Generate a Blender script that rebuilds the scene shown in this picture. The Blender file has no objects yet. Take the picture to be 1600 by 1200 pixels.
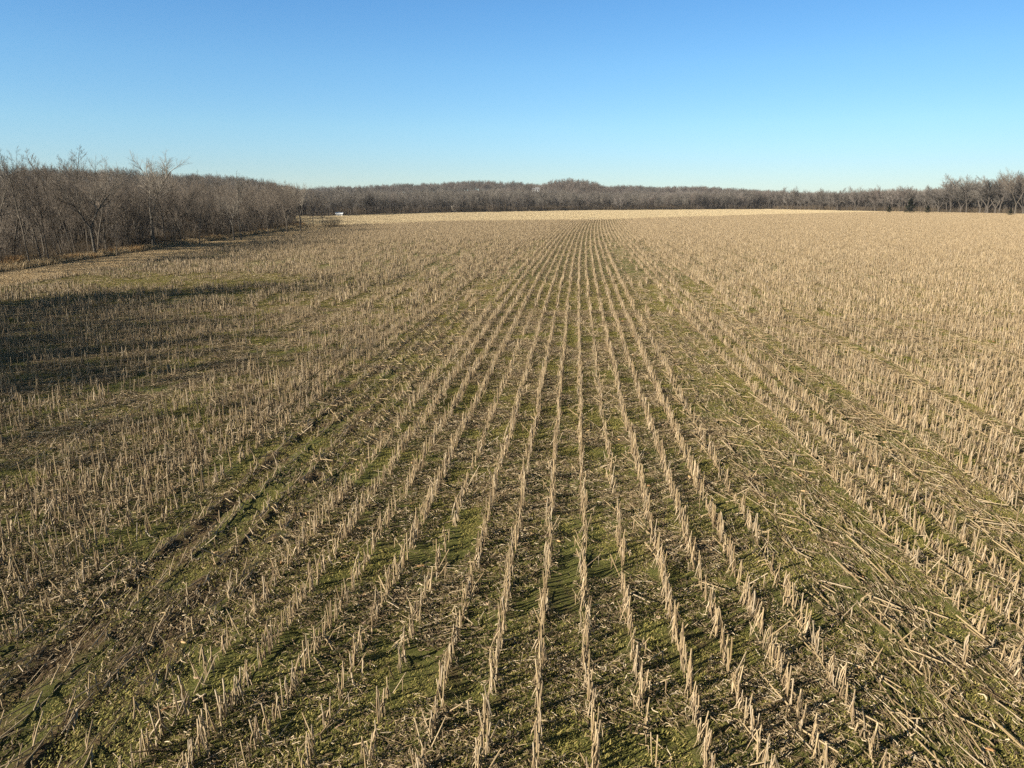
import bpy, math, random
import numpy as np
from mathutils import Vector, Matrix

# ------------------------------------------------------------------ camera, sky, sun, exposure
S = bpy.context.scene
CAM_H = 7.4; HEAD = math.radians(4.64); PITCH = math.atan(290/1110)
cd = bpy.data.cameras.new("camera"); cam = bpy.data.objects.new("camera", cd); S.collection.objects.link(cam)
cd.sensor_fit = 'HORIZONTAL'; cd.sensor_width = 36; cd.lens = 36*1110/1600
cd.clip_start = 0.1; cd.clip_end = 20000
cam.location = (0, 0, CAM_H); cam.rotation_euler = (math.pi/2 - PITCH, 0, HEAD)
S.camera = cam

SUN_EL = math.radians(23.5)
SH = math.radians(35)                       # direction the shadows run (from +x)
sun_dir = Vector((-math.cos(SH)*math.cos(SUN_EL), -math.sin(SH)*math.cos(SUN_EL), math.sin(SUN_EL)))
w = bpy.data.worlds.new("World"); S.world = w; w.use_nodes = True
nt = w.node_tree; nt.nodes.clear()
sky = nt.nodes.new('ShaderNodeTexSky'); sky.sky_type = 'NISHITA'; sky.sun_disc = False
sky.sun_elevation = SUN_EL; sky.sun_rotation = math.atan2(sun_dir.x, sun_dir.y)
sky.air_density = 1.0; sky.dust_density = 0.0; sky.ozone_density = 3.0; sky.altitude = 200
bg = nt.nodes.new('ShaderNodeBackground'); bg.inputs[1].default_value = 0.05
hs = nt.nodes.new('ShaderNodeHueSaturation'); hs.inputs['Saturation'].default_value = 1.1
out = nt.nodes.new('ShaderNodeOutputWorld')
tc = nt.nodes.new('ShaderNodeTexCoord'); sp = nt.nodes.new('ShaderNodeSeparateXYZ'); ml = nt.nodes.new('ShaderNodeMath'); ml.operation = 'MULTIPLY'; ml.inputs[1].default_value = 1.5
cr = nt.nodes.new('ShaderNodeValToRGB'); SKY_TINT = [(0.0, (0.35, 0.44, 0.60)), (0.06281348059379943, (0.385, 0.475, 0.60)), (0.13594887029667024, (0.44, 0.55, 0.625)), (0.2449889433624334, (0.45, 0.59, 0.665)), (0.347621855241236, (0.413, 0.579, 0.682)), (0.75, (0.50, 0.46, 0.38))]  # sky tint by elevation; unseen upper sky warmed to take blue from shadows
while len(cr.color_ramp.elements) < len(SKY_TINT): cr.color_ramp.elements.new(.5)
for e_, (p_, c_) in zip(cr.color_ramp.elements, SKY_TINT): e_.position = p_; e_.color = (*c_, 1)
m1 = nt.nodes.new('ShaderNodeVectorMath'); m1.operation = 'MULTIPLY'; m2 = nt.nodes.new('ShaderNodeVectorMath'); m2.operation = 'SCALE'; m2.inputs['Scale'].default_value = 2
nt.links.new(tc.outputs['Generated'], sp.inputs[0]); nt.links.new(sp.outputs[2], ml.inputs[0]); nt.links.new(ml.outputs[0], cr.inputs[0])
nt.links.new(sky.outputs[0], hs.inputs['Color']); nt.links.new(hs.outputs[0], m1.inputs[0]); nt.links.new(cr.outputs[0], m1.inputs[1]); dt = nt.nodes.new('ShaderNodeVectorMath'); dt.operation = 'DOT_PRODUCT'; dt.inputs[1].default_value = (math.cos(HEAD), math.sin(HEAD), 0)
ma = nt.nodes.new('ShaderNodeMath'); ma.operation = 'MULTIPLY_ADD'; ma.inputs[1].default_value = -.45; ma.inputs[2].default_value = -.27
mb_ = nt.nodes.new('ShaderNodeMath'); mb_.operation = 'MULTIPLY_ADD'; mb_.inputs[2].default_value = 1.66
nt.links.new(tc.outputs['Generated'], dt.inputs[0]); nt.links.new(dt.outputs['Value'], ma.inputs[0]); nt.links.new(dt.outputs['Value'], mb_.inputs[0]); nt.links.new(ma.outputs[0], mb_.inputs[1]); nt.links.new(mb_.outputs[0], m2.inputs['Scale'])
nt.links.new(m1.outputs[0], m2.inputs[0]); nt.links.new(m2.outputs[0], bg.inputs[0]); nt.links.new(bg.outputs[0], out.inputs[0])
sd = bpy.data.lights.new("sun", 'SUN'); sd.energy = 5.0; sd.angle = math.radians(0.53); sd.color = (1.0, 0.93, 0.80)
so = bpy.data.objects.new("sun", sd); S.collection.objects.link(so)
so.rotation_euler = sun_dir.to_track_quat('Z', 'Y').to_euler()
so.location = (-40, -30, 60)
S.view_settings.view_transform = 'Standard'; S.view_settings.look = 'None'; S.view_settings.gamma = 1
S.view_settings.exposure = 1.58; S.view_settings.use_curve_mapping = False
S.cycles.max_bounces = 4; S.cycles.diffuse_bounces = 2; S.cycles.glossy_bounces = 1; S.cycles.transmission_bounces = 2
S.cycles.volume_bounces = 0; S.cycles.use_denoising = False; S.cycles.use_adaptive_sampling = False
S.render.filter_size = 0.85

# ------------------------------------------------------------------ helpers
C = S.collection
F = 1110.0
def ground(px, py, z=0.0):
    """photo pixel -> point of the ground"""
    u = (px-800)/F; v = (600-py)/F
    fy = math.cos(PITCH) + v*math.sin(PITCH); fz = -math.sin(PITCH) + v*math.cos(PITCH)
    t = (CAM_H-z)/-fz; x = u*t; y = fy*t
    return (x*math.cos(HEAD) - y*math.sin(HEAD), y*math.cos(HEAD) + x*math.sin(HEAD))
def polar(px, r):
    """photo column and horizontal distance -> point"""
    a = math.atan((px-800)/F*math.cos(PITCH)) - HEAD
    return (r*math.sin(a), r*math.cos(a))
def height_at(x, y, py):
    """world height that shows at photo row py above point x,y"""
    d = -x*math.sin(-HEAD) if False else (y*math.cos(HEAD) - x*math.sin(HEAD))
    v = (600-py)/F
    return CAM_H + d*math.tan(math.atan(v) - PITCH)
def column_of(x, y):
    xc = x*math.cos(HEAD) + y*math.sin(HEAD); yc = y*math.cos(HEAD) - x*math.sin(HEAD)
    return xc, yc
def in_view(x, y, m=1.5, k=0.80):
    xc, yc = column_of(x, y)
    return yc > 3 and abs(xc) < k*yc + m
def warp(y): return 5.5*(np.maximum(y, 0)/240.0)**2

class MB:
    def __init__(s): s.v = []; s.f = []; s.m = []
    def tube(s, pts, rad, n=5, mi=0, cap=False):
        b0 = len(s.v); N = len(pts)
        for i, p in enumerate(pts):
            d = (pts[min(i+1, N-1)] - pts[max(i-1, 0)])
            if d.length < 1e-9: d = Vector((0, 0, 1))
            d.normalize()
            a = d.cross(Vector((0, 0, 1)) if abs(d.z) < .9 else Vector((1, 0, 0))).normalized(); b = d.cross(a)
            r = rad[i]
            if i == N-1 and r <= 0: s.v.append(tuple(p)); continue
            for k in range(n):
                t = 2*math.pi*k/n
                q = p + a*(math.cos(t)*r) + b*(math.sin(t)*r); s.v.append((q.x, q.y, q.z))
        for i in range(N-1):
            last = i == N-2 and rad[-1] <= 0
            for k in range(n):
                k2 = (k+1) % n; o = b0+i*n
                if last: s.f.append((o+k, o+k2, b0+(N-1)*n)); s.m.append(mi)
                else: s.f.append((o+k, o+k2, o+n+k2, o+n+k)); s.m.append(mi)
        if cap and rad[-1] > 0:
            s.f.append(tuple(b0+(N-1)*n+k for k in range(n))); s.m.append(mi)
    def ribbon(s, pts, wid, side, mi=0, keel=0.0):
        """a leaf: a strip with a shallow keel"""
        b0 = len(s.v); N = len(pts)
        for i, p in enumerate(pts):
            d = (pts[min(i+1, N-1)] - pts[max(i-1, 0)]).normalized()
            sd_ = side - d*side.dot(d)
            if sd_.length < 1e-6: sd_ = Vector((1, 0, 0))
            sd_.normalize(); nn = d.cross(sd_)
            for q in (p - sd_*wid[i]/2, p + nn*keel*wid[i], p + sd_*wid[i]/2): s.v.append((q.x, q.y, q.z))
        for i in range(N-1):
            for k in (0, 1):
                o = b0+i*3+k; s.f.append((o, o+1, o+4, o+3)); s.m.append(mi)
    def box(s, a, b, mi=0):
        (x0, y0, z0), (x1, y1, z1) = a, b; o = len(s.v)
        s.v += [(x0,y0,z0),(x1,y0,z0),(x1,y1,z0),(x0,y1,z0),(x0,y0,z1),(x1,y0,z1),(x1,y1,z1),(x0,y1,z1)]
        for f in ((0,3,2,1),(4,5,6,7),(0,1,5,4),(1,2,6,5),(2,3,7,6),(3,0,4,7)): s.f.append(tuple(o+i for i in f)); s.m.append(mi)
    def mesh(s, name, mats, smooth=False):
        me = bpy.data.meshes.new(name); me.from_pydata(s.v, [], s.f)
        for m in mats: me.materials.append(m)
        if len(mats) > 1: me.polygons.foreach_set('material_index', s.m)
        if smooth: me.polygons.foreach_set('use_smooth', [True]*len(me.polygons))
        me.update(); return me
def obj(name, me, parent=None, link=True):
    o = bpy.data.objects.new(name, me)
    if link: C.objects.link(o)
    if parent: o.parent = parent
    return o
def tag(o, label=None, cat=None, group=None, kind=None):
    if label: o['label'] = label
    if cat: o['category'] = cat
    if group: o['group'] = group
    if kind: o['kind'] = kind
    return o
def copy_tree(o, parent=None):
    c = o.copy(); C.objects.link(c); c.parent = parent
    for ch in KIDS.get(o.name, []): k = ch.copy(); C.objects.link(k); k.parent = c
    return c
KIDS = {}

def scatter(name, protos, co, rot, sc, idx, label=None, cat=None, kind='stuff'):
    """one object that carries a mass of small pieces nobody could count"""
    pc = bpy.data.collections.new(name + "_kinds")
    for i, me in enumerate(protos):
        po = bpy.data.objects.new("%s_kind_%03d" % (name, i), me); pc.objects.link(po)
    n = len(co)
    me = bpy.data.meshes.new(name); me.vertices.add(n)
    me.vertices.foreach_set('co', np.asarray(co, np.float32).ravel())
    a = me.attributes.new('rot', 'FLOAT_VECTOR', 'POINT'); a.data.foreach_set('vector', np.asarray(rot, np.float32).ravel())
    sc = np.asarray(sc, np.float32)
    if sc.ndim == 1: sc = np.stack([sc]*3, 1)
    a = me.attributes.new('size', 'FLOAT_VECTOR', 'POINT'); a.data.foreach_set('vector', sc.ravel())
    a = me.attributes.new('pick', 'INT', 'POINT'); a.data.foreach_set('value', np.asarray(idx, np.int32))
    o = obj(name, me); tag(o, label, cat, None, kind)
    ng = bpy.data.node_groups.new(name, 'GeometryNodeTree')
    ng.interface.new_socket('Geometry', in_out='INPUT', socket_type='NodeSocketGeometry')
    ng.interface.new_socket('Geometry', in_out='OUTPUT', socket_type='NodeSocketGeometry')
    N = ng.nodes; gi = N.new('NodeGroupInput'); go = N.new('NodeGroupOutput')
    ci = N.new('GeometryNodeCollectionInfo'); ci.inputs['Collection'].default_value = pc
    ci.inputs['Separate Children'].default_value = True; ci.inputs['Reset Children'].default_value = True
    ip = N.new('GeometryNodeInstanceOnPoints'); ip.inputs['Pick Instance'].default_value = True
    def na(nm, t):
        x = N.new('GeometryNodeInputNamedAttribute'); x.data_type = t; x.inputs['Name'].default_value = nm; return x.outputs['Attribute']
    L = ng.links.new
    L(gi.outputs[0], ip.inputs['Points']); L(ci.outputs[0], ip.inputs['Instance'])
    L(na('rot', 'FLOAT_VECTOR'), ip.inputs['Rotation']); L(na('size', 'FLOAT_VECTOR'), ip.inputs['Scale']); L(na('pick', 'INT'), ip.inputs['Instance Index'])
    L(ip.outputs[0], go.inputs[0])
    md = o.modifiers.new('scatter', 'NODES'); md.node_group = ng
    return o

LATTICE = {}
def vnoise(x, y, s, seed):
    """smooth lattice noise, -1..1"""
    if seed not in LATTICE: LATTICE[seed] = np.random.RandomState(seed).rand(256, 256)*2-1
    T = LATTICE[seed]
    X = np.asarray(x, float)/s + 1000; Y = np.asarray(y, float)/s + 1000
    i = np.floor(X).astype(int); j = np.floor(Y).astype(int); fx = X-i; fy = Y-j
    fx = fx*fx*(3-2*fx); fy = fy*fy*(3-2*fy); i %= 256; j %= 256; i1 = (i+1) % 256; j1 = (j+1) % 256
    return (T[i, j]*(1-fx)*(1-fy) + T[i1, j]*fx*(1-fy) + T[i, j1]*(1-fx)*fy + T[i1, j1]*fx*fy)

# ------------------------------------------------------------------ materials
def mat(name, build, rough=0.9, spec=0.2):
    m = bpy.data.materials.new(name); m.use_nodes = True; t = m.node_tree
    b = t.nodes['Principled BSDF']; b.inputs['Roughness'].default_value = rough; b.inputs['Specular IOR Level'].default_value = spec
    build(t, b); return m
def ramp(t, stops, fac):
    r = t.nodes.new('ShaderNodeValToRGB'); e = r.color_ramp.elements
    while len(e) > len(stops): e.remove(e[-1])
    while len(e) < len(stops): e.new(0.5)
    for k, (p, c) in enumerate(stops): e[k].position = p; e[k].color = (*c, 1)
    t.links.new(fac, r.inputs[0]); return r.outputs[0]
def noise(t, scale, detail=4, rough=.6, vec=None, dim='3D'):
    n = t.nodes.new('ShaderNodeTexNoise'); n.inputs['Scale'].default_value = scale; n.inputs['Detail'].default_value = detail; n.inputs['Roughness'].default_value = rough
    if vec: t.links.new(vec, n.inputs['Vector'])
    return n.outputs[0]
def mix(t, fac, a, b, mode='MIX'):
    m = t.nodes.new('ShaderNodeMix'); m.data_type = 'RGBA'; m.blend_type = mode
    for s, v in ((0, fac), (6, a), (7, b)):
        if isinstance(v, (int, float)): m.inputs[s].default_value = v
        elif isinstance(v, tuple): m.inputs[s].default_value = (*v, 1)
        else: t.links.new(v, m.inputs[s])
    return m.outputs[2]
def math_(t, op, a, b=None, c=None, clamp=False):
    m = t.nodes.new('ShaderNodeMath'); m.operation = op; m.use_clamp = clamp
    for s, v in ((0, a), (1, b), (2, c)):
        if v is None: continue
        if isinstance(v, (int, float)): m.inputs[s].default_value = v
        else: t.links.new(v, m.inputs[s])
    return m.outputs[0]
def posn(t):
    g = t.nodes.new('ShaderNodeNewGeometry'); return g.outputs['Position']
def scaled(t, vec, sx, sy, sz=1):
    m = t.nodes.new('ShaderNodeMapping'); m.inputs['Scale'].default_value = (sx, sy, sz); t.links.new(vec, m.inputs[0]); return m.outputs[0]
def bump(t, b, h, strength, dist):
    n = t.nodes.new('ShaderNodeBump'); n.inputs['Strength'].default_value = strength; n.inputs['Distance'].default_value = dist
    t.links.new(h, n.inputs['Height']); t.links.new(n.outputs[0], b.inputs['Normal'])

def island(t):
    return t.nodes.new('ShaderNodeNewGeometry').outputs['Random Per Island']
def per_object(t):
    return t.nodes.new('ShaderNodeObjectInfo').outputs['Random']
def husk(stops, gain=(.60, .55, .50)):
    stops = [(p_, tuple(a_*g_ for a_, g_ in zip(c_, gain))) for p_, c_ in stops]
    def f(t, b):
        fac = math_(t, 'FRACT', math_(t, 'ADD', island(t), per_object(t)))
        c = ramp(t, stops, fac)
        c = mix(t, 0.35, c, ramp(t, [(.3, (.45, .42, .38)), (.7, (1, 1, 1))], noise(t, 22, 3, .7, posn(t))), 'MULTIPLY')
        t.links.new(c, b.inputs['Base Color'])
    return f
M = {}
M['husk'] = mat('dry corn husk', husk([(0, (.20, .145, .085)), (.25, (.36, .275, .165)), (.6, (.50, .40, .25)), (.85, (.44, .375, .275)), (1, (.62, .52, .35))]), .75, .3)
M['stalk'] = mat('dry corn stalk', husk([(0, (.21, .155, .09)), (.3, (.38, .29, .16)), (.7, (.50, .40, .235)), (1, (.42, .35, .24))]), .6, .4)
M['litter'] = mat('crop residue', husk([(0, (.10, .07, .04)), (.3, (.20, .145, .08)), (.55, (.36, .28, .165)), (.8, (.54, .44, .28)), (1, (.78, .68, .50))]), .85, .2)
M['clod'] = mat('soil clods', husk([(0, (.09, .065, .04)), (1, (.24, .18, .11))], (.6, .6, .6)), .95, .1)
M['cob'] = mat('weathered corn cob', husk([(0, (.40, .20, .08)), (.5, (.55, .36, .16)), (1, (.42, .28, .2))], (.7, .7, .7)), .8, .2)
M['weed'] = mat('low green weeds', husk([(0, (.12, .125, .03)), (.4, (.25, .25, .055)), (.7, (.37, .335, .095)), (1, (.52, .43, .17))]), .8, .25)
M['tan_grass'] = mat('dry tan grass', husk([(0, (.36, .28, .16)), (.4, (.58, .465, .28)), (.8, (.74, .62, .40)), (1, (.62, .47, .27))]), .85, .2)
M['hay_blade'] = mat('mown hay blades', husk([(0, (.42, .34, .21)), (.4, (.58, .48, .31)), (1, (.70, .60, .41))], (.60, .565, .51)), .85, .2)
M['rust_grass'] = mat('rusty dry grass', husk([(0, (.34, .19, .08)), (.5, (.52, .34, .15)), (1, (.62, .46, .24))]), .85, .2)
def bark(c0, c1, rnd=.35, g_=.62):
    c0 = tuple(v*g_ for v in c0); c1 = tuple(v*g_ for v in c1)
    def f(t, b):
        c = ramp(t, [(.25, c0), (.75, c1)], noise(t, 6, 5, .7, scaled(t, posn(t), 1, 1, .25)))
        k = ramp(t, [(0, (1-rnd,)*3), (1, (1, 1, 1))], per_object(t))
        t.links.new(mix(t, 1.0, c, k, 'MULTIPLY'), b.inputs['Base Color'])
    return f
M['bark'] = mat('grey brown bark', bark((.085, .068, .05), (.20, .165, .125)))
M['pale_bark'] = mat('pale peeling bark', bark((.095, .08, .062), (.22, .19, .152), .25))
M['twig'] = mat('bare twigs', bark((.20, .158, .12), (.36, .29, .22), .5))
M['pale_twig'] = mat('pale bare twigs', bark((.22, .182, .14), (.35, .30, .238), .2))
def f_far(t, b):
    loc = t.nodes.new('ShaderNodeObjectInfo').outputs['Location']
    st_ = noise(t, .017, 3, .6, loc)
    c = ramp(t, [(.36, (.085, .074, .060)), (.47, (.130, .112, .096)), (.53, (.118, .094, .078)), (.66, (.165, .143, .124))], st_)
    k = ramp(t, [(0, (.55, .55, .55)), (1, (1.1, 1.1, 1.1))], per_object(t))
    t.links.new(mix(t, 1.0, c, k, 'MULTIPLY'), b.inputs['Base Color'])
M['far_twig'] = mat('distant bare crowns', f_far)
M['front_twig'] = mat('pale grey distant crowns', bark((.17, .148, .122), (.26, .226, .188), .4))
M['far_bark'] = mat('distant trunks', bark((.07, .055, .043), (.17, .142, .115), .35))
M['brush'] = mat('brush stems', bark((.11, .08, .05), (.24, .18, .115), .4))
M['needle'] = mat('cedar foliage', husk([(0, (.018, .028, .010)), (.6, (.04, .055, .018)), (1, (.075, .085, .03))]), .9, .2)
M['white'] = mat('white paint', lambda t, b: t.links.new(ramp(t, [(.3, (.50, .49, .47)), (.7, (.60, .59, .57))], noise(t, 2, 3)), b.inputs['Base Color']), .5, .4)
M['roof_grey'] = mat('grey shingle', lambda t, b: t.links.new(ramp(t, [(.3, (.10, .10, .10)), (.7, (.17, .165, .16))], noise(t, 5, 3)), b.inputs['Base Color']), .9, .2)
M['glass'] = mat('window glass', lambda t, b: b.inputs['Base Color'].__setattr__('default_value', (.03, .04, .05, 1)), .1, .6)

def f_field(t, b):
    p = posn(t); sx = t.nodes.new('ShaderNodeSeparateXYZ'); t.links.new(p, sx.inputs[0]); X, Y = sx.outputs[0], sx.outputs[1]
    soil = ramp(t, [(.25, (.055, .036, .018)), (.5, (.112, .074, .038)), (.75, (.18, .126, .068))], noise(t, 3.5, 7, .7, p))
    green = ramp(t, [(.3, (.066, .070, .017)), (.6, (.132, .128, .034)), (.8, (.205, .18, .068))], noise(t, 9, 6, .7, p))
    gm = math_(t, 'ADD', math_(t, 'MULTIPLY', noise(t, .35, 3, .6, p), .6), math_(t, 'MULTIPLY', noise(t, 2.2, 5, .65, p), .6))
    # bare earth along the two wheel tracks
    def band(x0, w_):
        return math_(t, 'SUBTRACT', 1.0, math_(t, 'DIVIDE', math_(t, 'ABSOLUTE', math_(t, 'SUBTRACT', X, x0)), w_), clamp=True)
    tr = math_(t, 'ADD', math_(t, 'MULTIPLY', band(-8.45, .7), .19), math_(t, 'MULTIPLY', band(-6.95, .7), .19))
    gm = math_(t, 'SUBTRACT', gm, tr)
    dx_ = math_(t, 'DIVIDE', math_(t, 'ADD', X, 37), 13); dy_ = math_(t, 'DIVIDE', math_(t, 'SUBTRACT', Y, 64), 8)
    pt = math_(t, 'SUBTRACT', 1.0, math_(t, 'ADD', math_(t, 'MULTIPLY', dx_, dx_), math_(t, 'MULTIPLY', dy_, dy_)), clamp=True)
    gm = math_(t, 'ADD', gm, math_(t, 'MULTIPLY', pt, .3))
    gf = t.nodes.new('ShaderNodeMapRange'); gf.inputs[1].default_value = .44; gf.inputs[2].default_value = .57; t.links.new(gm, gf.inputs[0])
    c = mix(t, gf.outputs[0], soil, green)
    straw = ramp(t, [(.3, (.14, .10, .055)), (.7, (.27, .205, .115))], noise(t, 14, 4, .7, p))
    sm = t.nodes.new('ShaderNodeMapRange'); sm.inputs[1].default_value = .56; sm.inputs[2].default_value = .66
    t.links.new(noise(t, 26, 5, .75, scaled(t, p, 1, .45)), sm.inputs[0])
    c = mix(t, math_(t, 'MULTIPLY', sm.outputs[0], .75), c, straw)
    c = mix(t, .75, c, ramp(t, [(.33, (.35, .33, .30)), (.5, (1, 1, 1)), (.7, (1.5, 1.42, 1.25))], noise(t, 55, 5, .8, p)), 'MULTIPLY')
    t.links.new(c, b.inputs['Base Color'])
    bump(t, b, noise(t, 38, 7, .8, p), 1.0, .09)
M['field'] = mat('harvested field soil', f_field, .95, .1)
def f_hay(t, b):
    p = posn(t)
    c = ramp(t, [(.3, (.27, .20, .11)), (.5, (.38, .29, .17)), (.7, (.46, .36, .22))], noise(t, .22, 8, .72, scaled(t, p, .35, 1)))
    t.links.new(c, b.inputs['Base Color']); bump(t, b, noise(t, 3, 6, .8, p), .9, .3)
M['hay'] = mat('mown tan grass', f_hay, .95, .1)
def f_strip(t, b):
    p = posn(t)
    c = ramp(t, [(.3, (.25, .18, .095)), (.5, (.39, .30, .17)), (.7, (.48, .38, .225))], noise(t, .9, 7, .7, scaled(t, p, 1, .3)))
    g = t.nodes.new('ShaderNodeMapRange'); g.inputs[1].default_value = .56; g.inputs[2].default_value = .68; t.links.new(noise(t, .25, 3, .6, p), g.inputs[0])
    t.links.new(mix(t, math_(t, 'MULTIPLY', g.outputs[0], .6), c, (.13, .12, .036)), b.inputs['Base Color']); bump(t, b, noise(t, 8, 6, .8, p), .8, .12)
M['strip'] = mat('tan path grass', f_strip, .95, .1)
def f_floor(t, b):
    p = posn(t)
    t.links.new(ramp(t, [(.3, (.045, .032, .02)), (.5, (.09, .067, .042)), (.72, (.17, .128, .078))], noise(t, .6, 8, .72, p)), b.inputs['Base Color']); bump(t, b, noise(t, 4, 6, .8, p), .9, .3)
M['floor'] = mat('leaf litter floor', f_floor, .95, .1)

# ------------------------------------------------------------------ outlines of the place
LEFT = [(-20, -46), (20, -47), (59, -49.2), (74, -49.6), (129, -56), (165, -59), (203, -60.3)]      # y -> x of the corn's left edge
FAR = [(-60.3, 203), (-41, 239), (8, 258), (90, 344), (184, 432)]                                  # x -> y of the corn's far edge
RIGHT = [(-20, 370), (100, 330), (220, 290), (368, 216), (432, 184)]                                # y -> x of the right tree line
WOOD = [(-20, -54), (20, -55), (63, -57), (86, -59.5), (119, -63), (160, -66), (190, -71), (304, -112)]   # y -> x of the left wood's edge
TREELINE = [(-112, 300), (-99, 312), (-87, 358), (3, 461), (90, 505), (138, 523), (160, 480), (184, 436), (216, 368), (290, 220)]
def lerp(tab, v): return np.interp(v, [a for a, _ in tab], [b for _, b in tab])
def is_corn(x, y): return (x > lerp(LEFT, y)) & (x < lerp(RIGHT, y)-3) & (y < lerp(FAR, x)) & (y < 432)

# ridge profile of the photo: column -> row of the wooded skyline, distance of the ridge
SKYL = [(-400, 262), (0, 268), (100, 269), (300, 274), (420, 285), (500, 293), (570, 293), (620, 290), (680, 287), (740, 285), (800, 286), (850, 288), (900, 290), (930, 291), (1000, 292), (1100, 291), (1180, 295), (1300, 299), (1600, 296), (2000, 296)]
CREST_A = [(400, 298), (500, 299), (600, 302), (700, 303), (760, 299), (810, 289), (855, 282), (890, 278), (925, 280), (943, 289), (970, 299), (1050, 303), (1200, 303), (1600, 303)]
RIDGE = [(-400, 360), (0, 380), (300, 480), (420, 650), (520, 950), (850, 950), (900, 950), (950, 950), (1200, 950), (1300, 800), (1600, 700)]
FOOT = [(-400, 110), (0, 130), (300, 200), (450, 330), (560, 430), (900, 520), (1200, 590), (1600, 480)]
def terrain(x, y):
    x = np.asarray(x, float); y = np.asarray(y, float)
    xc = x*math.cos(HEAD) + y*math.sin(HEAD); yc = np.maximum(y*math.cos(HEAD) - x*math.sin(HEAD), 1)
    px = 800 + F*xc/yc/math.cos(PITCH)*1.0
    r = np.hypot(x, y)
    rr = lerp(RIDGE, px); ft = lerp(FOOT, px); s = lerp(SKYL, px)
    d = rr*np.cos(np.arctan2(xc, yc))
    top = CAM_H + d*np.tan(np.arctan((600-s)/F) - PITCH) - 11.0
    top = np.maximum(top, 0)
    t = np.clip((r-ft)/(rr-ft), 0, 1); t = t*t*(3-2*t)
    old = top*t
    yc1 = np.cos(np.arctan2(xc, yc))
    def crest(tab, R_): return np.maximum(CAM_H + R_*yc1*np.tan(np.arctan((600-lerp(tab, px))/F) - PITCH) - 11.5, 0)
    zA = crest(CREST_A, 690); zB = crest(SKYL, 950); dip = np.maximum(np.minimum(zA, zB)-7, 0)
    q = np.clip((r-530)/(690-530), 0, 1); q2 = np.clip((r-690)/110, 0, 1); q3 = np.clip((r-800)/150, 0, 1)
    sm = lambda v: v*v*(3-2*v)
    new = zA*sm(q) + (dip-zA)*sm(q2) + (zB-dip)*sm(q3)
    wl = np.clip((px-430)/70, 0, 1)*np.clip((1500-px)/150, 0, 1)
    zz_ = old*(1-wl) + new*wl
    back = np.clip((r-np.maximum(rr, 900*wl))/600, 0, 1); back = back*back*(3-2*back)
    bump_ = (vnoise(x, y, 120, 5)*3.2 + vnoise(x, y, 50, 6)*1.3)*np.clip((r-ft)/120, 0, 1)*np.clip(t*1.4, 0, 1)
    z = zz_*(1-back*.8) + bump_*.6*(yc > 5)
    return np.where(yc > 20, z, 0)*np.clip((yc-20)/40, 0, 1)

# ------------------------------------------------------------------ ground sheets
def grid_mesh(name, xs, ys, zf, material, keep=None):
    X, Y = np.meshgrid(xs, ys); Z = zf(X, Y)
    n, m = len(xs), len(ys)
    me = bpy.data.meshes.new(name)
    me.vertices.add(n*m); me.vertices.foreach_set('co', np.stack([X, Y, Z], -1).astype(np.float32).ravel())
    i = np.arange((m-1)*(n-1)); r = i//(n-1); c = i % (n-1); a = r*n+c
    q = np.stack([a, a+1, a+n+1, a+n], 1)
    if keep is not None:
        cx = (X[:-1, :-1]+X[1:, 1:]).ravel()/2; cy = (Y[:-1, :-1]+Y[1:, 1:]).ravel()/2
        q = q[keep(cx, cy)]
    me.loops.add(q.size); me.loops.foreach_set('vertex_index', q.ravel().astype(np.int32))
    me.polygons.add(len(q)); me.polygons.foreach_set('loop_start', np.arange(0, q.size, 4, dtype=np.int32)); me.polygons.foreach_set('loop_total', np.full(len(q), 4, np.int32))
    me.polygons.foreach_set('use_smooth', np.ones(len(q), bool))
    me.update(calc_edges=True); me.validate(); me.materials.append(material)
    return obj(name, me)
def axis(a, b, fine0, fine1, step, grow=1.06, mx=6):
    v = list(np.arange(fine0, fine1, step)); s = step; p = v[-1]
    while p < b: s = min(s*grow, mx); p += s; v.append(p)
    s = step; p = fine0; l = []
    while p > a: s = min(s*grow, mx); p -= s; l.append(p)
    return np.array(l[::-1]+v)
def relief(X, Y):
    fade = np.clip((70-np.hypot(X, Y))/45, 0, 1)
    xw = X - warp(Y)
    z = vnoise(X, Y, .16, 1)*.016 + vnoise(X, Y, .4, 2)*.022 + vnoise(X, Y, 1.4, 3)*.02
    z += np.cos((xw+.34)/.76*2*math.pi)*.018
    wob = vnoise(X*0, Y, 2.5, 9)*.12
    for c0 in (-7.7, 5.7):
        for s_ in (-.75, .75):
            d = np.abs(xw-c0-s_-wob); z -= .045*np.exp(-(d/.15)**2); z += .008*np.exp(-((d-.3)/.12)**2)
    return z*fade
def zg(x, y): return float(relief(np.array(x, float), np.array(y, float)))

g = grid_mesh('ground', axis(-3000, 3000, -150, 300, 14, 1.1, 120), axis(-400, 5000, 40, 1000, 14, 1.1, 150), lambda X, Y: terrain(X, Y) - .12, M['floor'])
tag(g, 'brown leaf covered ground under the woods running to the horizon', 'ground', kind='structure')
fld = grid_mesh('cornfield', axis(-66, 370, -16, 16, .075, 1.045, 4), axis(-6, 435, 7, 24, .075, 1.03, 4), relief, M['field'],
                keep=lambda x, y: (x > lerp(LEFT, y)-1.5) & (x < lerp(RIGHT, y)+1) & (y < lerp(FAR, x)+3))
tag(fld, 'harvested corn field soil with green weeds and wheel tracks', 'field', kind='structure')
def strip_keep(x, y): return (x < lerp(LEFT, y)-.2) & (x > lerp(WOOD, y)-6) & (y < 206)
st = grid_mesh('grass_path', np.arange(-92, -40, .8), np.arange(-20, 210, 1.5), lambda X, Y: .03 + vnoise(X, Y, 2.5, 4)*.02, M['strip'], strip_keep)
tag(st, 'strip of tan dry grass between the wood and the corn stubble', 'path', kind='structure')
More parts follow.
